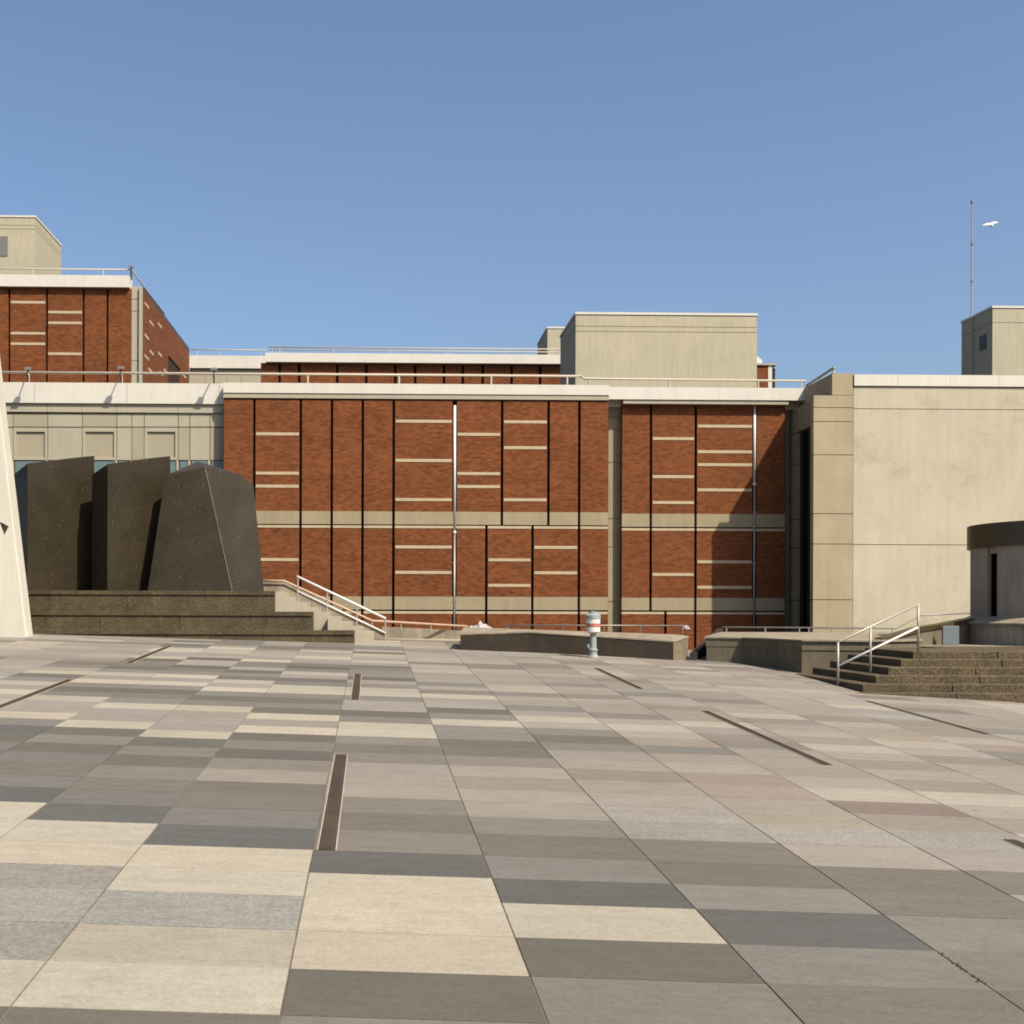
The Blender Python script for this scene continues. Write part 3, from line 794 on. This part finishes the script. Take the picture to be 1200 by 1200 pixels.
TX0 = -13.5
tiers = thing('granite_tiers', 'three brown granite tiers under the black blocks on the left', 'seating steps', (PX(200, 31), 31, zg(200, 31)))
tz = [zg(10, 30.6) - 0.3, PZ(738.5, 30.6, 220), PZ(716.5, 31.1, 220), PZ(692.3, 31.6, 220)]
te = [PX(415.5, 30.6), PX(366.5, 31.1), PX(322.5, 31.6)]
ty = [30.6, 31.1, 31.6]
for k in range(3):
    zb = tz[0] if k == 0 else tz[k]
    xs_ = [TX0]
    while xs_[-1] < te[k] - 2.2: xs_.append(xs_[-1] + 2.05 + 0.2 * ((len(xs_) * (k + 2)) % 3))
    xs_[-1:] = [te[k]]
    bm = nb()
    for a, b in zip(xs_[:-1], xs_[1:]):
        box(bm, a + 0.006, b - 0.006, ty[k], 36.5 if k == 2 else ty[k] + 0.6, zb - (0.0 if k == 0 else 0.1), tz[k+1] - 0.115)
        box(bm, a + 0.004, b - 0.004, ty[k] - 0.035, 36.5 if k == 2 else ty[k] + 0.6, tz[k+1] - 0.105, tz[k+1])
    box(bm, TX0 + 0.02, te[k] - 0.02, ty[k] + 0.03, 36.4 if k == 2 else ty[k] + 0.55, zb - 0.05, tz[k+1] - 0.05)
    link('tier', bm, TIER, tiers)
ZP = tz[3]
def at(u, Y): return PX(u, Y), Y
# two square-set upright blocks turned 45 degrees and one tapering block
def upright(u, label, copy_of=None):
    A = Vector((PX(126, 32.0), 32.0))
    B = A + Vector((1.36, 1.70)); C = A + Vector((-0.62, 0.84)); D = B + C - A
    if copy_of is None:
        t = thing('granite_block', label, 'sculpture', (A.x, A.y, ZP), 'black granite blocks on the tiers')
        hz = [PZ(543.5, A.y, 126), PZ(534.5, B.y, 198), PZ(536, D.y, 180), PZ(556, C.y, 105)]
        bm = nb(); prism(bm, [A, B, D, C], ZP - 0.01, hz)
        bmesh.ops.bevel(bm, geom=list(bm.edges), offset=0.008, segments=1, affect='EDGES')
        link('body', bm, BLACKG, t)
        return t
    t = copy_of.copy(); col.objects.link(t)
    for c in copy_of.children:
        k = c.copy(); col.objects.link(k); k.parent = t
    t.location = (PX(u, 32.0), 32.0, ZP); t['label'] = label
    return t
b2 = upright(126, 'upright black granite block standing between the other two')
b1 = upright(32, 'upright black granite block next to the pale pylon', b2)
b3 = thing('granite_block', 'tapering black granite block with a pale slanting edge, nearest the stairs', 'sculpture', (PX(240, 32), 32, ZP), 'black granite blocks on the tiers')
bm = nb()
base = [(PX(173, 32.15, 690), 32.15), (PX(272, 31.9, 690), 31.9), (PX(309.5, 31.97, 690), 31.97), (PX(225, 34.2, 690), 34.2)]
topp = [P(194, 557, 32.75), P(240, 547, 32.55), P(297, 569, 32.55), P(232, 540.5, 34.0)]
mid_ = P(281, 556, 32.58)
vb_ = [bm.verts.new((x, y, ZP - 0.01)) for x, y in base]
vL, vM, vR_, vP = [bm.verts.new(p) for p in topp]; vQ = bm.verts.new(mid_)
bm.faces.new(vb_)
bm.faces.new((vb_[0], vb_[1], vM, vL)); bm.faces.new((vb_[1], vb_[2], vR_)); bm.faces.new((vb_[1], vR_, vQ)); bm.faces.new((vb_[1], vQ, vM))
bm.faces.new((vb_[2], vb_[3], vP)); bm.faces.new((vb_[2], vP, vR_)); bm.faces.new((vb_[3], vb_[0], vL)); bm.faces.new((vb_[3], vL, vP))
bm.faces.new((vL, vM, vP)); bm.faces.new((vM, vQ, vP)); bm.faces.new((vQ, vR_, vP))
link('body', bm, BLACKG, b3)
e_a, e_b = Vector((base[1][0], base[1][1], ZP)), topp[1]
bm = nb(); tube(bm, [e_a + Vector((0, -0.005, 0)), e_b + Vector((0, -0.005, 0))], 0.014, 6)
link('edge_glint', bm, WALLC, b3)  # thin pale rod paints in the glint along the corner edge

# left stair between tiers and the sloping wall
ls = thing('stone_stair', 'pale stair running down to the right beside the brown tiers', 'stairs', (PX(380, 32), 32.3, zg(400, 32)))
n = 9
xa, xb = PX(322, 32.3), PX(438, 32.3)
za, zb_ = PZ(693.5, 32.3, 325), PZ(746, 32.3, 436)
for k in range(n):
    x0 = xa + (xb - xa) * k / n; x1 = xa + (xb - xa) * (k + 1) / n
    z = za - (za - zb_) * k / n
    link('step', bx(x0, x1 + 0.02, (31.25 if k > 4 else 31.72) + 0.004 * k, 33.19 - 0.002 * k, zb_ - 0.6, z), LIGHTSTAIR, ls)
link('step', bx(xb, xb + 0.34, 31.24, 33.15, zb_ - 0.6, zb_ - 0.16), LIGHTSTAIR, ls)
YV = 33.22
sw = thing('sloping_wall', 'pale sloping balustrade wall behind the left stair', 'wall', (PX(380, YV), YV, zb_))
pu = [(285, 684.5, 1.0), (333, 685.0, 1.0), (452, 743.5, 1.0)]
bm = nb()
prof = [P(u, v, YV) for u, v, _ in pu]
fr = [(p.x, p.z) for p in prof] + [(prof[2].x, zb_ - 0.4), (prof[0].x, zb_ - 0.4)]
a_ = [bm.verts.new((x, YV, z)) for x, z in fr]; b_ = [bm.verts.new((x, YV + 0.35, z)) for x, z in fr]
bm.faces.new(a_); bm.faces.new(b_[::-1])
for i in range(5): bm.faces.new((a_[i], a_[(i+1) % 5], b_[(i+1) % 5], b_[i]))
link('wall_body', bm, COPING, sw)
bm = nb(); sa, sb_ = P(330, 697, YV), P(436, 745.5, YV)
a_ = [bm.verts.new((sa.x, y, sa.z + d)) for y, d in ((YV - .03, -.05), (YV - .003, -.05), (YV - .003, .05), (YV - .03, .05))]
b_ = [bm.verts.new((sb_.x, y, sb_.z + d)) for y, d in ((YV - .03, -.05), (YV - .003, -.05), (YV - .003, .05), (YV - .03, .05))]
bm.faces.new(a_); bm.faces.new(b_[::-1])
for i in range(4): bm.faces.new((a_[i], a_[(i+1) % 4], b_[(i+1) % 4], b_[i]))
link('shadow_strip', bm, SHADOWGAP, sw)  # dark strip paints the shadow gap along the foot of the wall
bm = nb()
off = Vector((0, 0, 0.025))
for p, q in zip(prof[:-1], prof[1:]):
    a = [bm.verts.new(Vector((p.x, y, p.z)) + o) for y, o in ((YV - 0.04, off*0.2), (YV + 0.39, off*0.2), (YV + 0.39, off*2.6), (YV - 0.04, off*2.6))]
    b = [bm.verts.new(Vector((q.x, y, q.z)) + o) for y, o in ((YV - 0.04, off*0.2), (YV + 0.39, off*0.2), (YV + 0.39, off*2.6), (YV - 0.04, off*2.6))]
    bm.faces.new(a); bm.faces.new(b[::-1])
    for i in range(4): bm.faces.new((a[i], a[(i+1) % 4], b[(i+1) % 4], b[i]))
link('coping', bm, COPING, sw)
# low wall and steps going right from the stair foot
Yk = 34.6
lw = thing('low_wall', 'low pale wall between the stair foot and the long granite planter', 'wall', (PX(490, Yk), Yk, zg(490, 33)))
x0, x1 = PX(448, Yk), PX(580, Yk)
w0, w1 = PZ(734.5, Yk, 448), PZ(741, Yk, 560)
bm = nb(); prism(bm, [(x0, Yk), (x1, Yk), (x1, Yk + 0.4), (x0, Yk + 0.4)], 0.0, [w0, w1, w1, w0])
link('wall_body', bm, COPING, lw)
for k, (yy, vv) in enumerate(((33.9, 748.5), (33.1, 755.5))):
    z0_, z1_ = PZ(vv, yy, 448), PZ(vv + 1.5, yy, 560)
    bm = nb(); prism(bm, [(PX(447, yy), yy), (PX(575, yy), yy), (PX(575, yy), Yk - 0.002 - 0.002 * k), (PX(447, yy), Yk - 0.002 - 0.002 * k)], 0.0, [z0_, z1_, z1_, z0_])
    link('step', bm, LIGHTSTAIR, lw)
# handrails of the left stair
ph1, ph2 = P(348, 675.5, 32.0), P(452, 725, 32.0)
pl1, pl2 = P(348, 692.5, 32.0), P(452, 742, 32.0)
hr = thing('handrail', 'white two-bar handrail sloping down beside the left tiers', 'handrail', tuple(P(400, 745, 32.0)), 'handrails of the plaza stairs')
link('top_rail', tube(nb(), [ph1, ph2], 0.036, 10), WPAINT, hr, smooth=True)
link('lower_rail', tube(nb(), [pl1, pl2], 0.026, 10), WPAINT, hr, smooth=True)
for u, vb in ((349, 706), (383.5, 728), (418, 748), (451.5, 757)):
    k = (u - 348) / 104
    pt_ = ph1.lerp(ph2, k); link('post', tube(nb(), [P(u, vb, 32.0), pt_], 0.022, 8), STEEL, hr)
wr = thing('handrail', 'pinkish wall rail above the sloping wall, running on past the stair foot', 'handrail', tuple(P(436, 740, YV + .2)), 'handrails of the plaza stairs')
link('rail', tube(nb(), [P(308, 680.5, YV + .2), P(333, 680.8, YV + .2), P(436, 727.5, YV + .2), P(548, 734, YV + 1.6)], 0.034, 8), PINKRAIL, wr, smooth=True)
for u, va, vb in ((320, 681, 686), (360, 693, 700), (400, 711, 720), (436, 728, 738), (470, 730, 737), (505, 732, 740)):
    Yq = YV + .2 if u < 440 else YV + .2 + 1.4 * (u - 436) / 112
    link('post', tube(nb(), [P(u, vb + 2, Yq), P(u, va, Yq)], 0.02, 6), STEEL, wr)

# ------------------------------------------------------------------ middle: long granite planter, standpipe, white scraps
def gpt(u, v):
    d = ray(u, v); 
    Y = 25.0
    for _ in range(30):
        p = P(u, v, Y); e = p.z - gz(p.x, Y)
        Y += e / max(0.02, (v - CY) / F + GB)
    return Vector((p.x, Y, gz(p.x, Y)))
q0, q1, q2, q3 = gpt(539.5, 761.5), gpt(620, 764.5), gpt(788.5, 773.5), gpt(805.5, 773.0)
pl = thing('granite_planter', 'long low brown granite planter with pale flat top in mid plaza', 'planter', tuple((q0 + q2) / 2))
plan_pts = [q0, q1, q2, q3, q3 + Vector((0.1, 1.6, 0)), q0 + Vector((0.25, 1.9, 0))]
tops = [P(541, 742.5, q0.y).z, P(620, 740.0, q1.y).z, P(788, 751.0, q2.y).z]
tops += [P(805, 745.5, q3.y).z, P(806, 743.5, q3.y + 1.6).z, P(552, 735.0, q0.y + 1.9).z]
cop = 0.035
bm = nb(); prism(bm, [(p.x, p.y) for p in plan_pts], [gz(p.x, p.y) - 0.2 for p in plan_pts], [z - cop for z in tops])
link('body', bm, PLANTG, pl)
cen = sum((Vector((p.x, p.y)) for p in plan_pts), Vector((0, 0))) / 6
def outw(p, d=0.035):
    w = Vector((p.x, p.y)) - cen; w.normalize(); return (p.x + w.x * d, p.y + w.y * d)
bm = nb(); prism(bm, [outw(p) for p in plan_pts], [z - cop + 0.002 for z in tops], tops)
link('coping', bm, COPING, pl)
bm = nb()
a, b = plan_pts[2], plan_pts[3]
prism(bm, [(a.x + 0.006, a.y - 0.012), (b.x + 0.012, b.y - 0.006), (b.x - 0.02, b.y + 0.05), (a.x - 0.02, a.y + 0.05)], [gz(a.x, a.y) - 0.1] * 4, [tops[2] - cop - 0.004, tops[3] - cop - 0.004, tops[3] - cop - 0.004, tops[2] - cop - 0.004])
link('sunlit_end', bm, granite('sunlit_granite', (0.16, 0.125, 0.08), 0.3, 0.8, 40), pl)  # lighter granite colour paints sunlight onto the planter's end face

sp0 = gpt(695, 770.8)
sc = 28.0 / 1400 * (sp0.y / 28.0)
sp = thing('standpipe', 'grey standpipe with red and white banded head before the planter', 'standpipe', tuple(sp0))
k = sp0.y / 1400
x, y, z = sp0
link('base', lathe(nb(), x, y, [(6.6*k, z - .02), (6.6*k, z + 1.2*k), (5.0*k, z + 3*k), (4.6*k, z + 7*k), (5.4*k, z + 8*k), (5.4*k, z + 10*k), (4.2*k, z + 11*k), (4.0*k, z + 15*k), (3.6*k, z + 29*k)], 20), GREYPAINT, sp, smooth=False)
link('side_outlet', tube(nb(), [(x - 3*k, y - 2*k, z + 9*k), (x - 6.5*k, y - 3*k, z + 13*k), (x - 6.5*k, y - 3*k, z + 16*k)], 1.6*k, 8), GREYPAINT, sp)
hd = link('head', lathe(nb(), x, y, [(5*k, z + 29*k), (8.2*k, z + 30.5*k), (8.2*k, z + 36*k)], 24), WPAINT, sp)
link('red_band', lathe(nb(), x, y, [(8.25*k, z + 36*k), (8.25*k, z + 40.5*k)], 24), RPAINT, hd)
link('white_band', lathe(nb(), x, y, [(8.2*k, z + 40.5*k), (8.2*k, z + 46*k)], 24), WPAINT, hd)
link('cap', lathe(nb(), x, y, [(8.8*k, z + 46*k), (8.8*k, z + 50*k), (7*k, z + 51.5*k), (5.5*k, z + 51.8*k), (5.0*k, z + 54*k), (1.0*k, z + 54.6*k)], 24), GREYPAINT, sp)

def crumple(u0, u1, v0, v1, Y, label, seed):
    rnd = random.Random(seed)
    bm = nb(); nx, nz = 9, 5
    g_ = [[None] * nx for _ in range(nz)]
    for j in range(nz):
        for i in range(nx):
            u = u0 + (u1 - u0) * i / (nx - 1) + rnd.uniform(-1, 1)
            hgt = (0.35 + 0.65 * rnd.random()) * math.sin(math.pi * (i + 0.5) / nx) * math.sin(math.pi * (j + 0.5) / nz)
            p = P(u, v1 + (v0 - v1) * hgt, Y + 0.14 * j + rnd.uniform(-.05, .05))
            g_[j][i] = bm.verts.new(p)
    for j in range(nz - 1):
        for i in range(nx - 1): bm.faces.new((g_[j][i], g_[j][i+1], g_[j+1][i+1], g_[j+1][i]))
    bmesh.ops.solidify(bm, geom=list(bm.faces), thickness=0.012)
    return tag(link('plastic_sheet', bm, SHEETW, origin=P((u0+u1)/2, v1, Y + .25)), label, 'plastic sheet')
crumple(547, 577, 727, 738, 31.9, 'crumpled white plastic sheet behind the left end of the long planter', 3)
crumple(799, 809, 731, 738, 33.2, 'small white plastic scrap by the rail at the right end of the planter', 5)

# thin rail behind the planter
yr = 34.2
zz_ = PZ(733, yr, 700)
t = railing('low_railing', 'low thin railing behind the long granite planter', [(PX(590, yr), yr, zz_), (PX(803, yr), yr, zz_)], 0.02, GALV, [(PX(u, yr), yr, zz_) for u in (596, 660, 708, 751, 800)], 0.8, 'low railings round the sunken court')

# ------------------------------------------------------------------ right: terrace, steps, kiosk
tp = [gpt(828, 774.4), gpt(872, 777.5), gpt(902, 782.0)]
tp += [Vector((PX(940, 26.2), 26.2, 0)), Vector((PX(1032, 25.9), 25.9, 0)), Vector((PX(1078, 26.6), 26.6, 0)), Vector((PX(1078, 35.0), 35.0, 0)), Vector((PX(846, 35.0), 35.0, 0))]
tp = [Vector((p.x, p.y, 0)) for p in tp]
vtop = [750.0, 748.6, 748.2, 748.0, 748.4, 746.5]
ZTe = sum(P(u, v, p.y).z for u, v, p in zip((811, 872, 902, 940, 1032, 1078), vtop, tp)) / 6
te_ = thing('terrace_wall', 'low curved terrace wall with pale flat coping left of the right steps', 'wall', (tp[2].x, tp[2].y, gz(tp[2].x, tp[2].y)))
cop = 0.035
bm = nb(); prism(bm, [(p.x, p.y) for p in tp], 0.0, ZTe - cop - 0.20)
link('wall_body', bm, WALLC, te_)
def inset(pts, d):
    c = sum(pts, Vector((0, 0, 0))) / len(pts)
    return [(p.x + (c - p).normalized().x * d, p.y + (c - p).normalized().y * d) for p in pts]
bm = nb(); prism(bm, inset(tp, -0.02), ZTe - cop - 0.195, ZTe - cop - 0.004)
link('upper_course', bm, WALLC, te_)
bm = nb(); prism(bm, inset(tp, -0.07), ZTe - cop, ZTe)
link('coping', bm, COPING, te_)
# dark ramp wall down to the court
rw = thing('ramp_wall', 'dark sloping ramp wall rising behind the gap right of the planter', 'wall', tuple(P(808, 772, 33.6)))
r0_ = gpt(808, 773.5); r1_ = Vector((PX(845, 35.3), 35.3, 0)); ztr = PZ(736.5, 35.3, 845)
bm = nb()
z0_ = r0_.z + 0.17
prism(bm, [(r0_.x, r0_.y), (r0_.x + .16, r0_.y - .02), (r1_.x + .06, r1_.y), (r1_.x - .1, r1_.y)], -0.6, [z0_, z0_, ztr, ztr])
link('wall_body', bm, PLANTG, rw)
# rail on the terrace
Yt = 34.7
zt_ = PZ(735.2, Yt, 940)
t = railing('terrace_railing', 'thin grey rail on the terrace in front of the pale concrete building', [(PX(847, Yt), Yt, zt_), (PX(1050, Yt), Yt, zt_ - 0.02), P(1079, 721, Yt), P(1140, 718.5, Yt)], 0.024, GALV,
            [(PX(u, Yt), Yt, zt_) for u in (851.5, 897, 937, 948, 975, 1011, 1046)], zt_ - ZTe + 0.03, 'low railings round the sunken court', pm=STEEL)
# raised wall between terrace and kiosk
rk = thing('kiosk_wall', 'brown wall with dark rising coping beside the round kiosk', 'wall', tuple(P(1060, 760, 27.0)))
pk = [(P(1033, 748, 26.4)), (P(1078, 735, 27.6)), (P(1104, 731, 28.6)), (P(1140, 724, 29.0))]
bm = nb()
for p, q in zip(pk[:-1], pk[1:]):
    prism(bm, [(p.x, p.y), (q.x, q.y), (q.x, q.y + .35), (p.x, p.y + .35)], 0.6, [p.z - .1, q.z - .1, q.z - .1, p.z - .1])
link('wall_body', bm, WALLC, rk)
bm = nb()
for p, q in zip(pk[:-1], pk[1:]):
    prism(bm, [(p.x, p.y - .06), (q.x, q.y - .06), (q.x, q.y + .4), (p.x, p.y + .4)], [p.z - .098, q.z - .098, q.z - .098, p.z - .098], [p.z, q.z, q.z, p.z])
link('coping', bm, BRONZE, rk)
# steps
st = thing('stone_steps', 'broad brown granite steps turning a corner at the right edge', 'steps', (PX(1011, 22.1) + 2, 23.5, gz(10.5, 22)))
XS, YSt = PX(1011, 22.2), 22.2
z_top = PZ(763.0, 23.8, 1100)
nst = 6; rise = (z_top - (gz(XS, YSt))) / 5.0
for k in range(nst):
    zt_k = z_top - rise * (nst - 1 - k) + 0.0
    off_x = 0.385 * (k - 1); off_y = 0.33 * (k - 1)
    x0 = XS + off_x; y0 = YSt + off_y
    bm = nb()
    xs_ = [x0]
    while xs_[-1] < 21: xs_.append(xs_[-1] + 1.7 + 0.3 * ((len(xs_) + k) % 2))
    yb_ = 25.88 + (0 if k < nst - 1 else 0)
    for a, b in zip(xs_[:-1], xs_[1:]):
        box(bm, a + (0.004 if a > x0 else 0), b - 0.004, y0, 27.0 if a > 11.5 else yb_, zt_k - rise - 0.02 - (0.6 if k == 0 else 0), zt_k, bevel=0.012)
    link('step', bm, STEPG, st)
plat = nb(); box(plat, XS + 2.4, 24, 26.99, 39.0, 0.4, z_top - 0.003)
link('platform', plat, COPING, st)
# handrail
Yh = 23.3
h1a, h3a = P(982, 752.5, Yh), P(1076, 708, Yh)
hr2 = thing('handrail', 'pale two-bar handrail over the corner of the right steps', 'handrail', tuple(P(982, 804, Yh)), 'handrails of the plaza stairs')
link('top_rail', tube(nb(), [h1a + Vector((0, 0, -.06)), h1a, h1a.lerp(h3a, .04), h3a], 0.023, 10), STEEL, hr2, smooth=True)
link('lower_rail', tube(nb(), [P(982, 780.5, Yh), P(1076, 735, Yh)], 0.023, 10), WPAINT, hr2, smooth=True)
for u, va, vb in ((982, 752.5, 806), (1020, 734.5, 791), (1076, 707, 764)):
    link('post', tube(nb(), [P(u, vb + 2, Yh), P(u, va, Yh)], 0.024, 10), STEEL, hr2, smooth=True)

# round kiosk
KX, KY, KR = PX(1136.5, 29.0, 620) + 2.82, 28.9, 2.6
kz0, kz1, kz2 = PZ(722.5, 28.5, 1150), PZ(642, 29.0, 1136), PZ(614.8, 29.0, 1136)
ks = thing('round_kiosk', 'round concrete kiosk with dark bronze roof band and narrow doorway', 'kiosk', (KX, KY, z_top))
def arc_wall(bm, r0, r1, a0, a1, z0, z1, n=None):
    n = n or max(2, int(abs(a1 - a0) / 3))
    rows = []
    for i in range(n + 1):
        t = R(a0 + (a1 - a0) * i / n)
        cs, sn = math.cos(t), math.sin(t)
        rows.append([bm.verts.new((KX - r * cs, KY - r * sn, z)) for r, z in ((r0, z0), (r1, z0), (r1, z1), (r0, z1))])
    for p, q in zip(rows[:-1], rows[1:]):
        for i in range(4): bm.faces.new((p[i], p[(i+1) % 4], q[(i+1) % 4], q[i]))
    bm.faces.new(rows[0]); bm.faces.new(rows[-1][::-1])
bm = nb()
arc_wall(bm, KR - 0.14, KR - 0.04, -100, 5.2, kz0, kz1)
arc_wall(bm, KR - 0.14, KR - 0.02, 13.6, 60, kz0, kz1)
arc_wall(bm, KR - 0.14, KR - 0.02, 60.3, 105, kz0, kz1); arc_wall(bm, KR - 0.14, KR - 0.02, 105.3, 250, kz0, kz1)
link('wall', bm, KIOSKC, ks)
bm = nb(); arc_wall(bm, KR - 0.13, KR - 0.1, 5.4, 13.4, kz1 - 0.16, kz1 - 0.002)
link('door_head', bm, KIOSKC, ks)
link('dark_interior', lathe(nb(), KX, KY, [(KR - 0.7, kz0 + .01), (KR - 0.7, kz1 - .01)], 40), mat('unlit_interior', (0.006, 0.005, 0.004), 0.95)[0], ks)  # near-black drum paints in the shade behind the doorway
rf = link('roof_band', lathe(nb(), KX, KY, [(KR - .02, kz1), (KR + 0.04, kz1 + .002), (KR + 0.04, kz2), (KR - .1, kz2 + .01)], 96), BRONZE, ks)
bs = lathe(nb(), KX, KY, [(2.84, z_top - .1), (2.84, kz0 - 0.20)], 96)
link('base', bs, KIOSKC, ks)
link('base_ledge', lathe(nb(), KX, KY, [(2.92, kz0 - 0.195), (2.92, kz0 - 0.15), (KR - 0.03, kz0 + 0.005)], 96), COPING, ks)
# blue grey panel beside the kiosk base
xb0, xb1 = PX(1105, 28.0), PX(1124.5, 28.0)
tag(link('metal_panel', bx(xb0, xb1, 28.0, 28.06, z_top, PZ(733.5, 28.0, 1115), bevel=0.01), BLUEP, origin=((xb0 + xb1) / 2, 28.0, z_top)), 'blue grey panel standing against the base of the round kiosk', 'panel')

# moss and grit caught in one paving joint, lower right
bm = nb(); rnd = random.Random(11)
for i in range(70):
    t_ = rnd.choice((rnd.uniform(6.12, 6.24), rnd.uniform(6.3, 6.52), rnd.uniform(6.12, 6.62)))
    x_, y_ = plan(3.15 + rnd.gauss(0, .008), t_)
    m_ = Matrix.Translation((x_, y_, gz(x_, y_) + .001)) @ Matrix.Rotation(rnd.uniform(0, 3), 4, 'Z') @ Matrix.Diagonal((rnd.uniform(.5, 1.6), rnd.uniform(.5, 1.2), .45, 1))
    bmesh.ops.create_icosphere(bm, subdivisions=1, radius=rnd.uniform(.003, .009), matrix=m_)
mo = link('moss', bm, mat('dry_moss', (0.03, 0.028, 0.016), 0.95)[0]); mo['kind'] = 'stuff'

for o in list(scene.objects):
    if '_o' in o: del o['_o']
